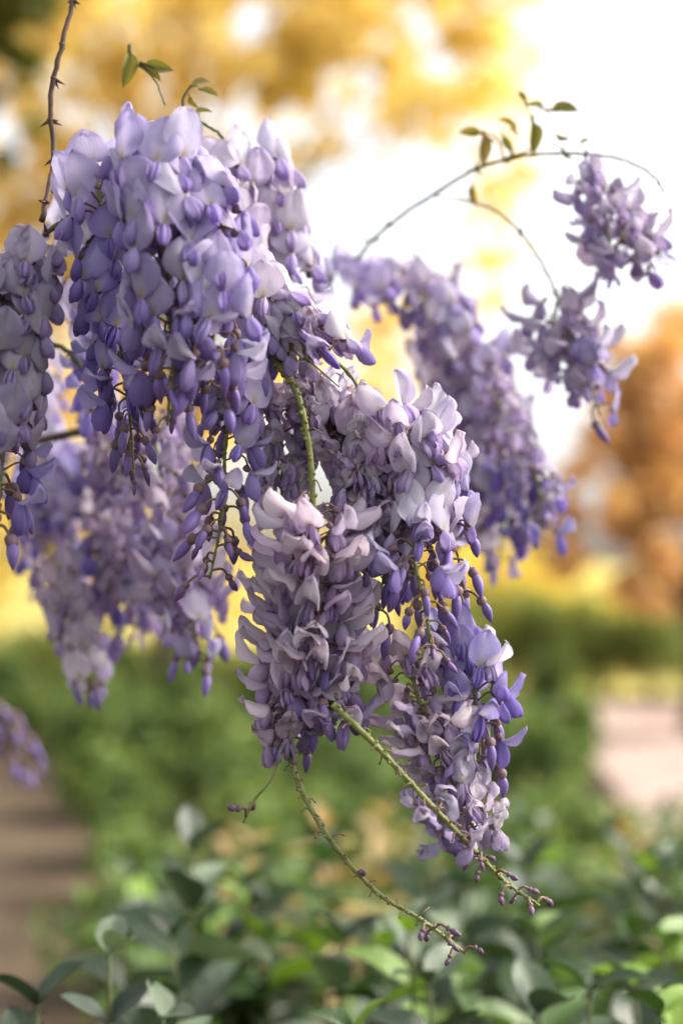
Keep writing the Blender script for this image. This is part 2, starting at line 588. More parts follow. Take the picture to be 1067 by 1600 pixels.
# more green shrubs between path, lawn and bed
for i, (px, y, h, rx) in enumerate([(690, 9.6, .75, .5), (600, 9.2, .62, .5), (500, 9.8, .62, .5), (400, 9.4, .55, .5), (300, 9.8, .6, .5), (200, 9.3, .62, .5), (90, 9.7, .7, .5), (-10, 9.2, .72, .5)]):
    shrub('border_shrub', P(px, 800, y).x, y, h, rx, 1500, .06, M_greenfol if i % 3 else M_hedgefol,
          'low mid-green shrub below the yellow lawn, %s from the right' % ('first second third fourth fifth sixth seventh eighth'.split()[i]), 'low shrubs in the far border')
# feathery low perennials filling the middle of the bed
cnt = 0
for bi, y in enumerate((3.0, 3.5, 4.1, 4.8, 5.6, 6.5, 7.5, 8.5)):
    bk = 0
    xl = (170 if y < 4 else 130 if y < 5.5 else 60 if y < 7 else -40)
    xr = 900 + (150 if y < 4.4 else 40 if y < 6 else -60)
    step = 2222 * .36 / y
    px = xl + 60
    while px < xr + 30:
        x = P(px + random.uniform(-.2, .2) * step, 800, y).x
        yy = y + random.uniform(-.15, .15)
        hgt = random.uniform(.30, .52) if y < 6 else random.uniform(.34, .6)
        shrub('bed_plant', x, yy, hgt, .25, 800, .045 if y < 5 else .06, M_greenfol,
              'feathery green plant mid-bed, %s from left in %s feathery row' % (('first second third fourth fifth sixth seventh eighth ninth tenth eleventh twelfth thirteenth fourteenth'.split() * 2)[bk], 'nearest second third fourth fifth sixth seventh farthest'.split()[bi]), 'feathery plants filling the bed', 'plant')
        px += step
        cnt += 1
        bk += 1

# ------------------------------------------------------------------ leafy plants in the near bed
def leaf_mesh(name, L, W, mat, fold=.25, curl=.25, wav=.06, seed=0, nu=6, nv=8):
    r = random.Random(seed)
    ph = r.uniform(0, 6)
    mb = MB()

    def fn(u, v):
        t = u * 2 - 1
        hw = W * .5 * max(0, math.sin(math.pi * v ** .85)) ** .75
        x = t * hw
        y = L * v
        z = abs(t) * hw * fold * 2 - curl * L * v * v + wav * L * math.sin(v * 9 + ph) * abs(t) * .4
        return (x, y, z)
    mb.grid(fn, nu, nv)
    mb.tube([(0, -.18 * L, -.01 * L), (0, 0, 0), (0, .3 * L, -curl * L * .09 - .002)], [.0014, .0012, .0006], 4)
    return mb.mesh(name, [mat])


LEAVES = [leaf_mesh('bed_leaf', .068, .036, M_leaf, .18 + .1 * (i % 3), .12 + .12 * (i % 4), .05, i) for i in range(6)]
LEAVESG = [leaf_mesh('grey_leaf', .078, .046, M_leafgrey, .15 + .1 * (i % 3), .10 + .1 * (i % 4), .05, i + 20) for i in range(6)]
LEAVESO = [leaf_mesh('gold_leaf', .060, .030, M_leafgold, .18, .15 + .1 * (i % 4), .05, i + 40) for i in range(4)]


def leafy_plant(x, y, h, pool, label, group, pairs=8, spread=1.0, lean=None):
    root = empty('leafy_plant', (x, y, 0), label, 'plant', group)
    lean = lean if lean is not None else Vector((random.uniform(-.07, .07), random.uniform(-.08, .05), 0))
    pts = catmull([(0, 0, 0), Vector((0, 0, h * .55)) + lean * .4, Vector((0, 0, h)) + lean], 6)
    mb = MB()
    mb.tube(pts, [.004 * (1 - .6 * i / (len(pts) - 1)) for i in range(len(pts))], 5)
    link('stem', mb.mesh('stem', [M_greenstem]), root)
    a0 = random.uniform(0, 3.14)
    n = len(pts) - 1
    for k in range(pairs):
        f = 1 - .72 * (k / pairs) ** 1.1
        p = pts[int(round(f * n))]
        a = a0 + k * 1.57
        sc = spread * (.55 + .75 * min(1, k / 3.0)) * random.uniform(.8, 1.15)
        for s in (0, math.pi):
            el = R(50 - 11 * k + random.uniform(-14, 14)) if k < 5 else R(random.uniform(-20, 20))
            o = link('leaf', random.choice(pool), root, p)
            o.rotation_mode = 'QUATERNION'
            q = Euler((0, 0, a + s + random.uniform(-.35, .35))).to_quaternion() @ Euler((el, random.uniform(-.35, .35), 0)).to_quaternion()
            o.rotation_quaternion = q
            o.scale = (sc, sc, sc)
    return root


# nearest plants, bottom left corner
def at_ground(px, d):
    return P(px, 800, d).x, d


near = [
    (172, 1.08, P(172, 1490, 1.08).z, LEAVESG, 'grey-green plant with broad rounded leaves in the bottom left corner', .9),
    (60, 1.08, P(60, 1570, 1.08).z, LEAVESG, 'low grey-green plant with long leaves at the left of the bottom edge', 1.2),
    (300, 1.32, P(300, 1330, 1.32).z, LEAVESG, 'tall grey-green plant raising a pale leaf at the left of the near bed', 1.15),
    (255, 1.06, P(255, 1590, 1.06).z, LEAVESG, 'low grey-green plant at the bottom edge beside the corner plant', 1.1),
]
for px, d, z, pool, lab, spd in near:
    x, y = at_ground(px, d)
    leafy_plant(x, y, z, pool, lab, 'leafy plants in the near bed', 7, spd, Vector((0, .01, 0)))

rows = [(1.12, 1545), (1.22, 1490), (1.34, 1440), (1.48, 1400), (1.64, 1368), (1.84, 1345), (2.06, 1322), (2.34, 1300), (2.65, 1275)]
rown = ['front', 'second', 'third', 'fourth', 'fifth', 'sixth', 'seventh', 'eighth', 'ninth']
ordn = ['leftmost', 'second from the left', 'third from the left', 'fourth from the left', 'fifth from the left', 'sixth from the left',
        'seventh from the left', 'eighth from the left', 'ninth from the left', 'tenth from the left', 'eleventh from the left', 'twelfth from the left', 'thirteenth from the left']
for ri, (d, top) in enumerate(rows):
    step = 2222 * (.095 + .006 * ri) / d
    px = (330 if ri < 2 else 270) + random.uniform(0, 30)
    k = 0
    while px < 1130 and k < 13:
        jt = random.uniform(-35, 50)
        if px < 340:
            jt += 40
        z = P(px, top + jt, d).z
        grey = random.random() < .22
        gold_ = ri >= 6 and 420 < px < 680 and random.random() < .9
        if ri == 8 and px > 760 and random.random() < .3:
            gold_ = True
        pool = LEAVESO if gold_ else (LEAVESG if grey else LEAVES)
        what = 'golden-leaved plant' if gold_ else ('grey-green broad-leaved plant' if grey else 'fresh green leafy plant')
        x, y = at_ground(px + random.uniform(-.25, .25) * step, d + random.uniform(-.05, .05))
        leafy_plant(x, y, max(.2, z), pool, '%s, %s in %s row of near bed' % (what, ordn[k].replace(' the', ''), rown[ri]), 'leafy plants in the near bed', 8, random.uniform(.92, 1.25) + .02 * ri)
        px += step
        k += 1

# ------------------------------------------------------------------ wisteria flowers
HEAD = Vector((0, .016, 0))


def banner_mesh(seed, W=.0225, L=.0195, th0=.15, curl=.9, fold=.35, crumple=.0008, nu=10, nv=9, notch=.0015):
    r = random.Random(seed)
    ph = [r.uniform(0, 6.28) for _ in range(4)]
    asym = r.uniform(-.3, .3)
    ruff = r.uniform(.0006, .0020)
    W *= r.uniform(.84, 1.04)
    L *= r.uniform(.92, 1.1)
    ex = r.uniform(.74, .92)
    N = 24
    cy, cz, ths = [0.0], [0.0], [th0]
    for i in range(N):
        th = th0 + curl * ((i + .5) / N) ** 1.2
        cy.append(cy[-1] - math.sin(th) * L / N)
        cz.append(cz[-1] + math.cos(th) * L / N)
        ths.append(th0 + curl * ((i + 1) / N) ** 1.2)
    mb = MB()

    def fn(u, v):
        t = math.sin((u - .5) * math.pi * .96) / math.sin(math.pi * .48)
        s = (1 - math.cos(math.pi * v)) / 2
        hw = W * .5 * max(.0, 1 - (2 * (s * .99 + .01) ** ex - 1) ** 2) ** .5
        i = s * N
        k = min(N - 1, int(i)); fr = i - k
        y = cy[k] * (1 - fr) + cy[k + 1] * fr
        z = cz[k] * (1 - fr) + cz[k + 1] * fr
        th = ths[k] * (1 - fr) + ths[k + 1] * fr
        d = Vector((0, -math.sin(th), math.cos(th)))
        nrm = Vector((0, math.cos(th), math.sin(th)))
        phi = abs(fold) * 1.45 * (1 + asym * t) + .02
        xw = hw * math.sin(phi * t) / phi
        f = -(1 if fold > 0 else -1) * hw * (1 - math.cos(phi * t)) / phi - .0019 * math.exp(-abs(t) / .15) * math.sin(math.pi * min(1, s * .9 + .05)) * (1 if fold > 0 else -1)
        f += ruff * math.sin(t * 6.5 + ph[2]) * t * t * (.3 + s) + ruff * .9 * math.sin(s * 8 + ph[3]) * t * t
        f += crumple * (math.sin(t * 5 + ph[0] + s * 4) * math.sin(s * 7 + ph[1]) + .6 * math.sin(t * 11 + ph[2]) * s) * (0.4 + s)
        p = Vector((xw, y, z)) + nrm * f
        p -= d * (notch * math.exp(-(t / .2) ** 2) * s ** 6)
        if crumple > .0015:
            p += d * (crumple * 1.2 * math.sin(t * 9 + ph[3]) * s * s)
        return p + HEAD
    mb.grid(fn, nu, nv)
    return mb.mesh('banner_petal', [M_banner])


def keel_mesh(seed, L=.0155, ang=-62, bend=.35, r=.0036):
    rr = random.Random(seed)
    mb = MB()
    a0 = R(ang) + rr.uniform(-.15, .15)

    def fn(u, v):
        v = (1 - math.cos(math.pi * v)) / 2
        a = a0 + bend * v
        y = L * v * math.cos(a0 + bend * v * .5)
        z = L * v * math.sin(a0 + bend * v * .5)
        rad = r * (max(0, math.sin(math.pi * min(1, (v * .98 + .02) ** .95))) ** .62) * (.75 + .45 * v)
        c = 2 * math.pi * u
        nx = math.cos(c) * rad * .62
        nn = math.sin(c) * rad * 1.15
        return Vector((nx, y - math.sin(a) * nn, z + math.cos(a) * nn)) + HEAD
    mb.grid(fn, 9, 7, closed=True)
    return mb.mesh('keel', [M_keel])


def wing_mesh(seed, side, L=.0150, ang=-58, splay=.25, hgt=.0095, bend=.3, crumple=.0):
    rr = random.Random(seed)
    a0 = R(ang) + rr.uniform(-.15, .15)
    ph = rr.uniform(0, 6)
    mb = MB()

    def fn(u, v):
        t = u * 2 - 1
        v = (1 - math.cos(math.pi * v)) / 2
        am = a0 + bend * v * .5
        a = a0 + bend * v
        y, z = L * v * math.cos(am), L * v * math.sin(am)
        hw = hgt * .5 * (max(0, math.sin(math.pi * min(1, (v * .97 + .03) ** 1.05))) ** .6) * (.7 + .5 * v)
        nn = t * hw + hgt * .08
        x = side * (.0006 + .0026 * (1 - (t * .8 - .15) ** 2) * math.sin(math.pi * min(1, v * .85 + .1)) + splay * L * v * v * .6 + crumple * math.sin(v * 9 + t * 4 + ph))
        return Vector((x, y - math.sin(a) * nn, z + math.cos(a) * nn)) + HEAD
    mb.grid(fn, 6, 6)
    return mb.mesh('wing_petal', [M_keel])


def stalk_mesh(seed, arch=.35):
    """pedicel and calyx"""
    r = random.Random(seed)
    mb = MB()
    q = catmull([(0, 0, 0), (r.uniform(-.0015, .0015), HEAD.y * .5, HEAD.y * arch * r.uniform(.6, 1.2)), HEAD - Vector((0, .001, -.001))], 4)
    mb.tube(q, .00060, 4, 0)
    mb.blob(HEAD + Vector((0, -.0046, .0022)), (0, .9, -.5), .0023, .0050, 7, 5, 1, .5, .6)
    return mb.mesh('flower', [M_pedicel, M_calyx])


STALK = [stalk_mesh(i) for i in range(5)]
KIT = {
    # open, fresh: banner stands up and leans back
    'open': dict(
        banner=[banner_mesh(i, .0235 + .001 * (i % 3), .0215, th0=-.42 + .12 * (i % 5), curl=.50 + .15 * (i % 4), fold=.30 + .13 * (i % 4)) for i in range(16)],
        wl=[wing_mesh(i, -1, L=.0115, ang=-92, hgt=.0072, splay=.02 + .03 * (i % 3)) for i in range(5)], wr=[wing_mesh(i + 9, 1, L=.0115, ang=-92, hgt=.0072, splay=.02 + .03 * (i % 3)) for i in range(5)],
        keel=[keel_mesh(i, L=.0125, ang=-86, r=.0027) for i in range(4)]),
    # still opening: small hooded banner over a fat keel
    'half': dict(
        banner=[banner_mesh(i + 50, .0165, .0160, th0=-.95 + .12 * (i % 4), curl=.3, fold=-.85, crumple=.0004) for i in range(8)],
        wl=[wing_mesh(i + 60, -1, L=.0165, ang=-68, splay=.02) for i in range(4)], wr=[wing_mesh(i + 70, 1, L=.0165, ang=-68, splay=.02) for i in range(4)],
        keel=[keel_mesh(i + 20, .017, -70) for i in range(4)]),
    # past its best: banner laid out like a roof, rims turned down
    'roof': dict(
        banner=[banner_mesh(i + 80, .0235, .0215, th0=-1.35 + .16 * (i % 5), curl=.45 - .12 * (i % 4), fold=-.95 - .15 * (i % 3), crumple=.0011) for i in range(12)],
        wl=[wing_mesh(i + 90, -1, ang=-80, splay=.25, crumple=.0006) for i in range(4)], wr=[wing_mesh(i + 95, 1, ang=-80, splay=.25, crumple=.0006) for i in range(4)],
        keel=[keel_mesh(i + 40, .014, -80) for i in range(4)]),
    # wilted and crumpled
    'wilt': dict(
        banner=[banner_mesh(i + 120, .0200, .0190, th0=-1.0 + .35 * (i % 6), curl=.6, fold=-.5 + .35 * (i % 4), crumple=.0026, nu=12, nv=11) for i in range(12)],
        wl=[wing_mesh(i + 140, -1, ang=-85, splay=.5, crumple=.0013) for i in range(4)], wr=[wing_mesh(i + 150, 1, ang=-95, splay=.4, crumple=.0013) for i in range(4)],
        keel=[keel_mesh(i + 60, .013, -88, .6) for i in range(4)]),
}


def bud_mesh(seed, L, r, ped=.012, arch=.2):
    rr = random.Random(seed)
    mb = MB()
    e = Vector((0, ped, 0))
    q = catmull([(0, 0, 0), (rr.uniform(-.001, .001), ped * .5, ped * arch), e], 4)
    mb.tube(q, .00068, 5, 0)
    ax = Vector((rr.uniform(-.15, .15), .75, -.65 + rr.uniform(-.3, .3)))
    mb.blob(e - ax * .0012, ax, r * .94, L * .46, 7, 5, 1, .55, .75)
    mb.blob(e + ax * L * .12, ax, r * rr.uniform(.85, 1.08), L * rr.uniform(.88, 1.12), 8, 8, 2, .75, .85 + rr.uniform(-.15, .2), rr.uniform(.72, .95), None, rr.uniform(-.22, .3))
    return mb.mesh('bud', [M_pedicel, M_calyx, M_bud])


BUDS = {'bud': [bud_mesh(i, .0135 + .001 * (i % 3), .0031, .012) for i in range(8)],
        'small': [bud_mesh(i + 10, .0085 + .001 * (i % 3), .0022, .011) for i in range(8)],
        'tiny': [bud_mesh(i + 30, .0042 + .0008 * (i % 3), .0015, .0065, .3) for i in range(8)]}


def stub_mesh(seed):
    rr = random.Random(seed)
    mb = MB()
    L = rr.uniform(.004, .010)
    q = catmull([(0, 0, 0), (rr.uniform(-.002, .002), L * .5, L * .25), (rr.uniform(-.003, .003), L, -L * rr.uniform(-.2, .5))], 4)
    mb.tube(q, [.0007, .0007, .0006, .0006, .0005, .0005, .0005, .0005, .0008], 5, 0)
    return mb.mesh('bare_pedicel', [M_pedicel])


BUDS['stub'] = [stub_mesh(i) for i in range(8)]


def srgb(r, g, b):
    return tuple((x / 255) ** 2.2 for x in (r, g, b))


PAL = {
    'fresh': [(200, 190, 221), (189, 178, 215), (210, 203, 226), (180, 168, 209)],
    'pale': [(219, 211, 225), (226, 219, 228), (209, 199, 220), (214, 203, 217)],
    'pink': [(216, 202, 217), (222, 210, 221), (203, 187, 209), (230, 220, 225)],
    'dusk': [(192, 177, 200), (201, 186, 202), (182, 167, 196), (207, 194, 206)],
    'blue': [(166, 156, 206), (156, 146, 200), (178, 169, 213), (162, 149, 201)],
    'grey': [(194, 185, 206), (182, 172, 200), (200, 192, 210), (188, 176, 198)],
    'dead': [(160, 128, 100), (132, 96, 70), (182, 156, 132)],
}
NFLOW = [0]


def place(kind, root, loc, quat, sc, pal, rs, detail=2):
    base = srgb(*rs.choice(PAL[pal or 'blue']))
    j = rs.uniform(.90, 1.14)
    base = tuple(min(.95, c * j * rs.uniform(.97, 1.03)) for c in base)
    age = {'open': .6, 'half': .1, 'roof': .9, 'wilt': 1.6}.get(kind, 0)
    if kind in KIT:
        f = link('flower', rs.choice(STALK), root, loc)
        f.rotation_mode = 'QUATERNION'
        f.rotation_quaternion = quat
        f.scale = (sc, sc, sc)
        kit = KIT[kind]
        o = link('banner_petal', rs.choice(kit['banner']), f)
        o.color = (*base, age * rs.uniform(.2, 1.2))
        deep = {'open': (.88, .82, .98), 'half': (.76, .68, .91), 'roof': (.92, .88, .97), 'wilt': (.84, .78, .88)}[kind]
        kc = tuple(a * b for a, b in zip(base, deep))
        for nm, key in (('wing_petal', 'wl'), ('wing_petal', 'wr'), ('keel', 'keel')):
            if nm == 'keel' and detail < 2:
                continue
            o = link(nm, rs.choice(kit[key]), f)
            o.color = (*kc, age * rs.uniform(.2, 1.0))
    else:
        o = link('bare_pedicel' if kind == 'stub' else 'bud', rs.choice(BUDS[kind]), root, loc)
        o.rotation_mode = 'QUATERNION'
        o.rotation_quaternion = quat
        o.scale = (sc, sc, sc)
        c = {'bud': (136, 117, 182), 'small': (126, 102, 150), 'tiny': (116, 88, 112), 'stub': (120, 110, 80)}[kind]
        j = rs.uniform(.8, 1.15)
        o.color = (*[x * j for x in srgb(*c)], 1)
    NFLOW[0] += 1


def raceme(pts, zones, label, r0=.0016, r1=.0008, seed=0, detail=2, group='hanging wisteria racemes', arc=None, knobs=True, name='wisteria_raceme', spread=1.0):
    """pts: (px, py, distance); zones: (t0, t1, kind, palette, spacing m, size, droop deg)"""
    rs = random.Random(seed)
    wp = catmull([P(*p) for p in pts], 12)
    root = empty(name, wp[0], label, 'flower cluster', group)
    rel = [p - wp[0] for p in wp]
    ln = [0]
    for a, b in zip(rel, rel[1:]):
        ln.append(ln[-1] + (b - a).length)
    tot = ln[-1]
    # the rachis with a slight wander and knuckles
    mb = MB()
    n = len(rel)
    rad = [(r0 + (r1 - r0) * i / (n - 1)) * (1 + .13 * math.sin(i * 2.3)) for i in range(n)]
    mb.tube(rel, rad, 8)
    if knobs:
        for i in range(1, n - 1):
            if rs.random() < .95:
                tg = (rel[i + 1] - rel[i - 1]).normalized()
                a = rs.uniform(0, 6.28)
                sdv = tg.orthogonal().normalized()
                sdv = Matrix.Rotation(a, 3, tg) @ sdv
                mb.blob(rel[i] + sdv * rad[i] * .5, sdv + tg * .5, rad[i] * .75, rad[i] * 1.25, 6, 4, 0, .6, .8)
    link('rachis', mb.mesh('rachis', [M_rachis]), root)

    def at(t):
        s = t * tot
        for i in range(n - 1):
            if ln[i + 1] >= s or i == n - 2:
                f = 0 if ln[i + 1] == ln[i] else (s - ln[i]) / (ln[i + 1] - ln[i])
                return rel[i].lerp(rel[i + 1], f), (rel[i + 1] - rel[i]).normalized()
    az = rs.uniform(0, 6.28)
    for (t0, t1, kind, pal, spc, size, droop) in zones:
        s = t0 * tot
        while s < t1 * tot:
            p, tg = at(s / tot)
            az += 2.399963 + rs.uniform(-.3, .3)
            if arc is not None:
                a = arc[0] + (az % 6.28318) / 6.28318 * (arc[1] - arc[0])
            else:
                a = az
            up = (-tg * .6 + Vector((0, 0, 1)) * .6)
            if up.length < .1:
                up = Vector((0, 0, 1))
            up.normalize()
            out = Vector((math.cos(a), math.sin(a), 0))
            out = (out - up * out.dot(up)).normalized()
            xax = out.cross(up).normalized()
            q = Matrix((xax, out, up)).transposed().to_quaternion()
            tilt = Euler((-R(droop + rs.uniform(-16, 16)), 0, 0)).to_quaternion()
            wob = Euler((0, R(rs.uniform(-24, 24)), R(rs.uniform(-14, 14)))).to_quaternion()
            place(kind, root, p, q @ tilt @ wob, size * rs.uniform(.86, 1.12) * spread, pal, rs, detail)
            s += spc * rs.uniform(.6, 1.4)
    return root


# --- racemes in front, upper left
raceme([(242, 235, .85), (250, 330, .83), (262, 440, .83), (270, 560, .84), (262, 665, .85)],
       [(0, .66, 'open', 'fresh', .0029, 1.32, -3), (.58, .80, 'half', 'fresh', .0045, 1.2, 20), (.74, .90, 'bud', '', .005, 1.2, 35), (.9, 1, 'small', '', .005, 1, 45)],
       'largest pale lavender raceme at upper left, its green stem tip bare among purple buds', seed=11)
raceme([(148, 270, .88), (163, 350, .87), (178, 470, .88), (200, 620, .89), (210, 740, .90)],
       [(0, .25, 'open', 'fresh', .0040, 1.3, 0), (.25, .66, 'open', 'blue', .0034, 1.2, 0), (.56, .75, 'half', 'blue', .0045, 1.1, 20), (.68, .92, 'bud', '', .0038, 1.1, 40), (.9, 1, 'small', '', .005, 1, 45)],
       'bluer raceme hanging left of the largest one, ending in dark purple buds', seed=12)
raceme([(300, 290, .86), (322, 340, .84), (335, 470, .83), (330, 600, .84)],
       [(0, .76, 'open', 'fresh', .0036, 1.3, -5), (.72, .9, 'half', 'fresh', .0045, 1.2, 20), (.8, 1, 'bud', '', .0042, 1.25, 35)],
       'raceme pressed against the right side of the largest one, with glossy violet buds', seed=13)
raceme([(398, 250, 1.0), (420, 300, 1.0), (440, 380, 1.0), (465, 470, 1.0)],
       [(0, .9, 'open', 'pale', .0030, 1.25, -5), (.9, 1, 'half', 'fresh', .004, 1.1, 15)],
       'soft pale raceme at the top, right of the largest one against the golden tree', seed=14)
raceme([(335, 255, .98), (360, 330, .97), (385, 430, .96)],
       [(0, 1, 'open', 'pale', .0038, 1.05, 0)],
       'short pale raceme in the gap behind the two topmost racemes', seed=15)
# --- sharp fresh group in the middle
raceme([(380, 430, .91), (415, 470, .89), (455, 510, .885), (515, 550, .885)],
       [(0, .9, 'open', 'pale', .0024, 1.1, -10), (.85, 1, 'half', 'fresh', .0055, 1.0, 10), (.7, 1, 'wilt', 'pink', .004, .95, 10), (.6, 1, 'open', 'pale', .0045, 1.0, 0)],
       'short sharp raceme of crisp pale banners above the bare green stem', seed=16)
raceme([(392, 545, .89), (368, 620, .88), (352, 700, .88), (350, 790, .88), (328, 905, .88)],
       [(0, .42, 'open', 'fresh', .0028, 1.15, -5), (.36, .6, 'half', 'fresh', .0042, 1.1, 15), (.55, .8, 'bud', '', .0042, 1.25, 20), (.78, 1, 'small', '', .0042, 1.25, 20)],
       'sharp raceme ending in a loose tail of separate purple buds over the yellow lawn', seed=17)
# --- centre: wilting mass and pink-white raceme
raceme([(475, 600, .915), (520, 655, .905), (560, 720, .905), (570, 830, .91)],
       [(0, 1, 'wilt', 'pale', .0034, 1.0, 10), (0, 1, 'wilt', 'pink', .0042, 1.05, 10), (.15, .7, 'wilt', 'dead', .014, .9, 10)],
       'crumpled wilting raceme behind the bare green stem', seed=18)
raceme([(425, 600, .92), (440, 690, .92), (440, 780, .92)],
       [(0, 1, 'wilt', 'pale', .0032, 1.05, 10)],
       'small wilting raceme tucked left of the bare green stem', seed=28)
raceme([(425, 556, .885), (462, 610, .875), (483, 700, .87), (490, 800, .87), (497, 920, .885), (503, 1040, .89), (520, 1110, .89)],
       [(.04, .42, 'stub', '', .007, 1, 0), (.43, .90, 'roof', 'pink', .0017, 1.1, 5), (.74, 1, 'half', 'dusk', .0032, 1.05, 15), (.84, 1, 'wilt', 'grey', .0050, 1.05, 20), (.92, 1, 'bud', '', .006, 1.1, 30)],
       'pinkish white raceme in the middle with a thick bare green stem above it', r0=.0024, r1=.0012, seed=19)
raceme([(480, 870, .91), (465, 980, .90), (455, 1080, .90), (450, 1160, .90)],
       [(0, .8, 'roof', 'pink', .0026, 1.08, 5), (.6, 1, 'wilt', 'dusk', .0042, 1.0, 20), (.78, 1, 'bud', '', .009, 1.2, 40)],
       'dusky raceme under the pinkish white one, a single fat bud at its tip', seed=20)
# --- right lobe
raceme([(600, 640, .91), (640, 690, .90), (668, 760, .90), (648, 860, .88), (662, 940, .87), (676, 1022, .87)],
       [(0, .30, 'roof', 'pale', .0023, 1.1, -5), (.22, .60, 'open', 'pale', .0024, 1.1, 0), (.5, .72, 'half', 'fresh', .0030, 1.05, 15), (.64, .9, 'bud', '', .0042, 1.15, 35), (.88, 1, 'small', '', .0040, .95, 30)],
       'white-shouldered raceme right of the middle, its yellow-green tip strung with small buds', r0=.0016, r1=.0011, seed=21)
raceme([(560, 640, .92), (590, 720, .92), (620, 800, .92), (600, 900, .91), (585, 960, .90)],
       [(0, .6, 'wilt', 'pale', .0030, 1.0, 0), (.1, .6, 'wilt', 'dead', .02, .9, 0), (.5, .85, 'open', 'fresh', .0036, 1.0, 5), (.75, 1, 'bud', '', .0050, 1.2, 35)],
       'half-hidden raceme between the pinkish and the white-shouldered ones', seed=22)
raceme([(680, 700, .91), (700, 800, .91), (705, 880, .90), (730, 960, .90)],
       [(0, .55, 'open', 'fresh', .0036, 1.0, 0), (.45, .9, 'bud', '', .0042, 1.3, 35)],
       'narrow raceme at the right shoulder with plump violet buds pointing down', seed=23)
# --- lower right
raceme([(640, 1000, .91), (650, 1080, .90), (690, 1170, .89), (720, 1260, .885), (745, 1300, .885)],
       [(0, .55, 'roof', 'pink', .0027, 1.0, 10), (.4, 1, 'wilt', 'pale', .0034, .95, 25), (.3, .9, 'half', 'dusk', .006, .9, 30)],
       'faded white-lilac raceme at lower right beside the long slanting stem', seed=24)
raceme([(700, 985, .905), (735, 1040, .90), (745, 1110, .895), (750, 1190, .89)],
       [(0, .6, 'open', 'blue', .0030, 1.0, 0), (0, .4, 'roof', 'pale', .0060, 1.05, 0), (.45, .85, 'half', 'blue', .004, 1.05, 20), (.6, 1, 'bud', '', .0055, 1.25, 30)],
       'fresh blue-violet raceme at lower right above the slanting stem', seed=25)
raceme([(520, 1100, .86), (590, 1168, .853), (668, 1252, .855), (742, 1330, .865), (790, 1378, .875), (842, 1415, .88)],
       [(.38, .62, 'wilt', 'grey', .0110, .8, 60), (.60, .72, 'open', 'fresh', .022, 1.0, 10), (.70, 1, 'tiny', '', .0058, 1.3, 10), (.72, .82, 'small', '', .02, .8, 10), (.05, .7, 'stub', '', .006, 1, 0)],
       'long bare yellow-green stem slanting to the lower right, tiny buds at its tip', r0=.0021, r1=.0010, seed=26)
raceme([(446, 1160, .89), (470, 1232, .885), (520, 1318, .88), (590, 1395, .88), (660, 1438, .88), (727, 1490, .88)],
       [(.84, 1, 'tiny', '', .0050, 1.4, 5), (.36, .42, 'small', '', .011, .9, -30), (.55, .58, 'tiny', '', .02, 1.6, -20), (.05, .86, 'stub', '', .0065, 1, 0)],
       'lowest bare stem curving to the bottom middle with a cluster of tiny dark buds', r0=.0020, r1=.0010, seed=27)
raceme([(440, 1165, .89), (424, 1215, .885), (398, 1250, .885), (380, 1285, .885)],
       [(.85, .98, 'tiny', '', .006, 1.7, -20)],
       'short bare stub curving left below the dusky raceme', r0=.0010, r1=.0007, seed=29)
# --- left edge
raceme([(45, 390, .86), (30, 470, .855), (18, 600, .86), (5, 720, .86), (-5, 830, .86)],
       [(0, .25, 'wilt', 'grey', .0040, 1.05, 0), (.1, .72, 'open', 'grey', .0024, 1.15, 0), (.66, .86, 'half', 'blue', .0045, 1.1, 20), (.8, 1, 'bud', '', .0045, 1.4, 35)],
       'grey-lavender raceme cut by the left edge, below the thorny stem', seed=30)
# --- behind, lower left
B = dict(detail=1)
raceme([(60, 560, 1.2), (70, 680, 1.2), (90, 800, 1.2), (60, 900, 1.2)],
       [(0, .8, 'open', 'grey', .0060, 1.2, 0), (.5, 1, 'half', 'blue', .009, 1.2, 20)],
       'blurred bluish raceme behind the one cut by the left edge', seed=31, **B)
raceme([(130, 720, 1.2), (180, 800, 1.2), (200, 900, 1.2), (215, 980, 1.2)],
       [(0, .7, 'open', 'blue', .0044, 1.2, 0), (0, 1, 'wilt', 'dusk', .0075, 1.2, 10), (.5, 1, 'half', 'dusk', .007, 1.2, 20)],
       'blurred blue-violet raceme at lower left, under the bright yellow gap', seed=32, **B)
raceme([(230, 640, 1.08), (255, 760, 1.08), (275, 880, 1.07), (300, 960, 1.05), (300, 1030, 1.05)],
       [(0, .8, 'roof', 'dusk', .0032, 1.1, 5), (.55, 1, 'open', 'fresh', .0050, 1.0, 10), (.85, 1, 'bud', '', .006, 1.2, 40)],
       'dusky raceme behind the bud tail, two violet buds at its tip', seed=33, **B)
raceme([(90, 880, 1.15), (115, 960, 1.14), (135, 1040, 1.13), (135, 1080, 1.13)],
       [(0, .5, 'wilt', 'dusk', .0052, 1.05, 10), (.3, .95, 'open', 'pale', .0048, 1.05, 5), (.8, 1, 'bud', '', .008, 1.2, 40)],
       'small blurred raceme at lower left, lowest over the green bed', seed=34, **B)
raceme([(-30, 1080, 1.5), (10, 1120, 1.5), (30, 1160, 1.5), (45, 1195, 1.5)],
       [(0, 1, 'bud', '', .006, 1.3, 30), (.3, 1, 'small', '', .006, 1.4, 40)],
       'dark blurred raceme tip low at the left edge over the dirt path', seed=35, **B)
raceme([(110, 350, 1.02), (130, 440, 1.02), (150, 540, 1.02), (170, 640, 1.02)],
       [(0, .75, 'open', 'grey', .0055, 1.1, 0), (.6, 1, 'half', 'blue', .006, 1.1, 20)],
       'shaded raceme showing between the left edge and the largest raceme', seed=36, **B)
raceme([(150, 640, 1.1), (190, 720, 1.1), (220, 800, 1.1)],
       [(0, 1, 'wilt', 'dusk', .0060, 1.1, 5)],
       'dim wilted raceme under the dark purple buds at left', seed=46, **B)
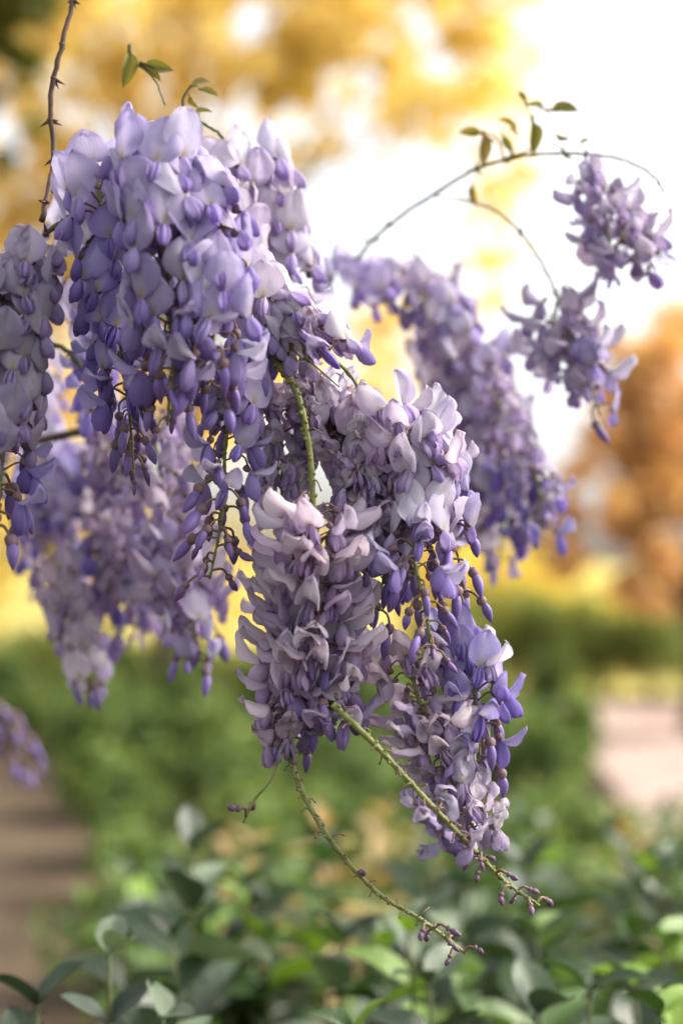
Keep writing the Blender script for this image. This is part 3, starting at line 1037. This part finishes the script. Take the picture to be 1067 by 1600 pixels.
raceme([(60, 700, 1.25), (80, 800, 1.25), (110, 900, 1.24)],
       [(0, .8, 'open', 'dusk', .0065, 1.2, 0), (.3, 1, 'wilt', 'grey', .0080, 1.1, 10), (.8, 1, 'bud', '', .01, 1.3, 40)],
       'dim violet raceme far behind at left, over the yellow shrubs', seed=61, **B)
raceme([(170, 800, 1.15), (185, 880, 1.15), (215, 950, 1.14)],
       [(0, 1, 'wilt', 'dusk', .0060, 1.1, 5), (.3, 1, 'half', 'blue', .009, 1.1, 20)],
       'dusky raceme between the blue-violet and the lowest left ones', seed=62, **B)
raceme([(270, 780, 1.12), (300, 880, 1.12), (318, 975, 1.1)],
       [(0, .9, 'open', 'grey', .0070, 1.1, 0), (.2, 1, 'wilt', 'dusk', .0085, 1.0, 5), (.85, 1, 'bud', '', .008, 1.3, 30)],
       'greyish raceme directly behind the loose bud tail', seed=63, **B)
raceme([(10, 620, 1.1), (5, 720, 1.1), (20, 830, 1.1)],
       [(0, .8, 'open', 'blue', .0065, 1.15, 0), (.6, 1, 'bud', '', .0065, 1.3, 30)],
       'violet raceme at the left edge under the grey-lavender one', seed=64, **B)
# --- behind, right
raceme([(530, 425, 1.16), (570, 440, 1.16), (610, 480, 1.16)],
       [(0, 1, 'open', 'fresh', .0050, 1.2, 0)],
       'blurred raceme at the start of the arch, just right of the sharp pale banners', seed=37, **B)
raceme([(590, 435, 1.2), (655, 460, 1.19), (705, 520, 1.18), (735, 640, 1.18), (745, 790, 1.18)],
       [(0, .6, 'open', 'dusk', .0062, 1.2, 0), (.2, .8, 'wilt', 'grey', .0080, 1.2, 5), (.55, .95, 'open', 'pale', .0080, 1.1, 10), (.9, 1, 'half', 'blue', .007, 1.1, 25)],
       'broad blurred raceme arching down behind the white-shouldered one', seed=38, **B)
raceme([(680, 470, 1.17), (740, 545, 1.16), (782, 640, 1.15), (808, 730, 1.15), (825, 815, 1.15)],
       [(0, .5, 'open', 'fresh', .0072, 1.15, 0), (.3, .9, 'wilt', 'grey', .0088, 1.1, 10), (.7, 1, 'half', 'blue', .006, 1.1, 25), (.9, 1, 'bud', '', .007, 1.3, 40)],
       'outermost raceme of the blurred arch, its violet buds hanging before the white sky', seed=39, **B)
raceme([(915, 275, 1.06), (950, 330, 1.06), (985, 385, 1.06), (1035, 400, 1.06)],
       [(0, 1, 'half', 'grey', .011, 1.0, 10), (.0, .95, 'roof', 'grey', .0065, .95, 0)],
       'small sparse raceme hanging from the arched twig before the white sky', seed=40, **B)
raceme([(868, 455, 1.08), (890, 520, 1.08), (915, 580, 1.08), (935, 650, 1.08)],
       [(0, .8, 'roof', 'grey', .0050, 1.0, 5), (.2, .8, 'wilt', 'dusk', .0085, 1.0, 10), (.6, 1, 'open', 'blue', .009, 1.0, 15), (.9, 1, 'bud', '', .01, 1.2, 40)],
       'open airy raceme at the right below the small sparse one', seed=41, **B)

raceme([(760, 560, 1.2), (790, 660, 1.2), (792, 760, 1.2), (780, 880, 1.2)],
       [(0, .7, 'open', 'grey', .0078, 1.1, 0), (.3, 1, 'wilt', 'dusk', .0085, 1.05, 10), (.8, 1, 'half', 'blue', .009, 1.1, 30)],
       'loose pale raceme filling the inside of the blurred arch', seed=51, **B)
raceme([(670, 500, 1.22), (700, 620, 1.22), (715, 740, 1.22), (725, 830, 1.22)],
       [(0, 1, 'open', 'dusk', .0065, 1.15, 0), (.4, 1, 'wilt', 'grey', .0085, 1.1, 10), (.85, 1, 'bud', '', .010, 1.3, 40)],
       'dim raceme of the blurred arch nearest to the white-shouldered one', seed=52, **B)
raceme([(815, 700, 1.13), (838, 750, 1.13), (845, 840, 1.13)],
       [(0, .8, 'wilt', 'grey', .0085, 1.0, 10), (.4, 1, 'half', 'blue', .011, 1.1, 30)],
       'ragged raceme tip hanging at the outer end of the blurred arch', seed=53, **B)
raceme([(955, 300, 1.07), (945, 350, 1.07), (965, 410, 1.07)],
       [(0, 1, 'roof', 'dusk', .0062, 1.0, 10), (0, 1, 'wilt', 'grey', .0095, 1.0, 10)],
       'second small cluster hanging with the sparse one from the arched twig', seed=54, **B)
raceme([(870, 470, 1.1), (860, 540, 1.1), (890, 600, 1.1)],
       [(0, 1, 'roof', 'grey', .0065, 1.05, 5), (.3, 1, 'open', 'dusk', .0105, 1.0, 10)],
       'left half of the airy raceme pair below the sparse one', seed=55, **B)

# ------------------------------------------------------------------ twigs
YL = [leaf_mesh('young_leaf', .019, .0085, M_leafyoung, .5, .3, .08, i, 4, 6) for i in range(5)]


def twig(pts, r0, r1, mat, label, spurs=0, leaves=(), seed=0, subs=()):
    rs = random.Random(seed)
    wp = catmull([P(*p) for p in pts], 10)
    root = empty('twig', wp[0], label, 'twig', 'wisteria twigs')
    rel = [p - wp[0] + Vector((rs.uniform(-1, 1), rs.uniform(-1, 1), rs.uniform(-1, 1))) * (.0009 if i % 3 == 0 else .0002) for i, p in enumerate(wp)]
    n = len(rel)
    rad = [(r0 + (r1 - r0) * i / (n - 1)) * (1 + .16 * math.sin(i * 1.9) * rs.random()) for i in range(n)]
    mb = MB()
    mb.tube(rel, rad, 8)
    link('stem', mb.mesh('stem', [mat]), root)
    for k in range(spurs):
        i = int((k + .6) / spurs * (n - 2)) + 1
        tg = (rel[min(i + 1, n - 1)] - rel[i - 1]).normalized()
        mb = MB()
        for q in range(rs.choice((2, 3, 4))):
            dv = (Matrix.Rotation(rs.uniform(0, 6.28), 3, tg) @ tg.orthogonal().normalized() + tg * rs.uniform(.1, .9)).normalized()
            mb.blob(Vector((0, 0, 0)), dv, .0013, rs.uniform(.005, .009), 6, 5, 0, .9, .45)
        mb.blob(-tg * .002, tg, rad[i] * 1.35, .004, 7, 4, 0)
        link('bud_spur', mb.mesh('bud_spur', [M_brownbud]), root, rel[i])
    for s in subs:
        q = catmull([P(*p) - wp[0] for p in s], 6)
        mb = MB()
        mb.tube(q, [max(.0005, r1 * (1 - .5 * i / (len(q) - 1))) for i in range(len(q))], 5)
        link('side_shoot', mb.mesh('side_shoot', [mat]), root)
    for (px, py, d, ang, sc) in leaves:
        o = link('leaf', rs.choice(YL), root, P(px, py, d) - wp[0])
        o.rotation_mode = 'QUATERNION'
        # leaf axis +Y turned to the given direction in the upright plane, blade half-turned to the viewer
        q = Euler((0, -R(ang) + math.pi / 2, 0)).to_quaternion() @ Euler((math.pi / 2, 0, 0)).to_quaternion() @ Euler((0, R(rs.uniform(-55, 55)), 0)).to_quaternion()
        o.rotation_quaternion = q
        o.scale = (sc,) * 3
    return root


twig([(125, -40, .93), (100, 60, .92), (80, 150, .92), (84, 250, .92), (66, 345, .90)], .0016, .0020, M_bark,
     'reddish brown thorny stem rising to the top left corner', 6, seed=1)
twig([(84, 300, .92), (105, 262, .92), (120, 250, .92)], .0022, .0014, M_greenstem, 'stubby green side branch touching the thorny stem', 2, seed=2)
twig([(60, 375, .90), (95, 350, .90), (150, 328, .90)], .0016, .0022, M_greenstem, 'dark green twig leading from the left raceme to the largest one', 3, seed=3)
twig([(285, 178, .95), (330, 200, .96), (368, 235, .98), (392, 270, 1.0)], .0010, .0014, M_greenstem, 'thin green twig with small leaflets above the topmost racemes', 1,
     [(300, 135, .95, 25, .7), (315, 140, .95, -15, .6), (305, 178, .95, 20, .6), (296, 150, .95, -60, .5)], 4, [[(290, 178, .95), (286, 155, .95), (300, 132, .95)]])
twig([(258, 165, .95), (245, 130, .95), (222, 100, .95)], .0006, .0006, M_greenstem, 'upright shoot bearing one broad beige leaf at top left', 0,
     [(203, 80, .95, -95, 1.25), (226, 100, .95, -12, 1.0), (222, 105, .95, -30, .8)], 5)
twig([(445, 532, .88), (480, 545, .875), (540, 578, .88), (590, 660, .90)], .0021, .0009, M_rachis, 'short knobbly green twig above the crumpled flowers', 0, seed=6,
     subs=[[(452, 540, .88), (490, 570, .88), (530, 605, .88)]])
twig([(545, 420, 1.15), (600, 358, 1.12), (680, 302, 1.10), (760, 258, 1.08), (860, 240, 1.06), (960, 246, 1.05), (1020, 275, 1.05), (1036, 302, 1.05)], .0016, .0009, M_greenstem,
     'long arching twig crossing the white sky at right', 4,
     [(860, 172, 1.07, 5, 1.2), (850, 170, 1.07, 160, .8), (832, 190, 1.07, -85, 1.3), (752, 208, 1.08, 175, .9), (755, 212, 1.08, -88, 1.2), (785, 212, 1.08, -60, .8), (805, 205, 1.07, 130, .9), (868, 210, 1.06, -25, .6), (880, 232, 1.06, -70, .5), (800, 235, 1.07, -110, .6), (770, 220, 1.07, 150, .6), (905, 225, 1.06, 30, .5), (738, 290, 1.1, -85, .8), (822, 160, 1.07, 120, .6)], 7,
     [[(786, 248, 1.08), (830, 232, 1.07), (835, 200, 1.07), (818, 158, 1.07)], [(786, 248, 1.08), (775, 215, 1.08), (738, 205, 1.08)], [(860, 222, 1.06), (885, 240, 1.06), (915, 275, 1.06)]])
twig([(680, 306, 1.10), (735, 315, 1.10), (790, 340, 1.09), (840, 400, 1.08), (872, 468, 1.08)], .0008, .0012, M_greenstem, 'second thin twig curving down to the airy raceme at right', 1, seed=8)
twig([(560, 372, 1.19), (640, 392, 1.19), (700, 460, 1.18), (740, 580, 1.17)], .0011, .0009, M_greenstem, 'blurred twig running along the back of the broad blurred raceme', 1, seed=9)
twig([(-20, 690, 1.1), (60, 688, 1.1), (150, 668, 1.1)], .0030, .0034, M_bark, 'blurred brown branch end below the left racemes', 1, seed=10)
twig([(60, 535, 1.0), (100, 545, 1.0), (140, 590, 1.0)], .0022, .0016, M_greenstem, 'dark twig stub showing in the gap beside the left-edge raceme', 1, seed=11)

print('flowers and buds', NFLOW[0], 'objects', len(bpy.data.objects), 'bed plants', cnt)
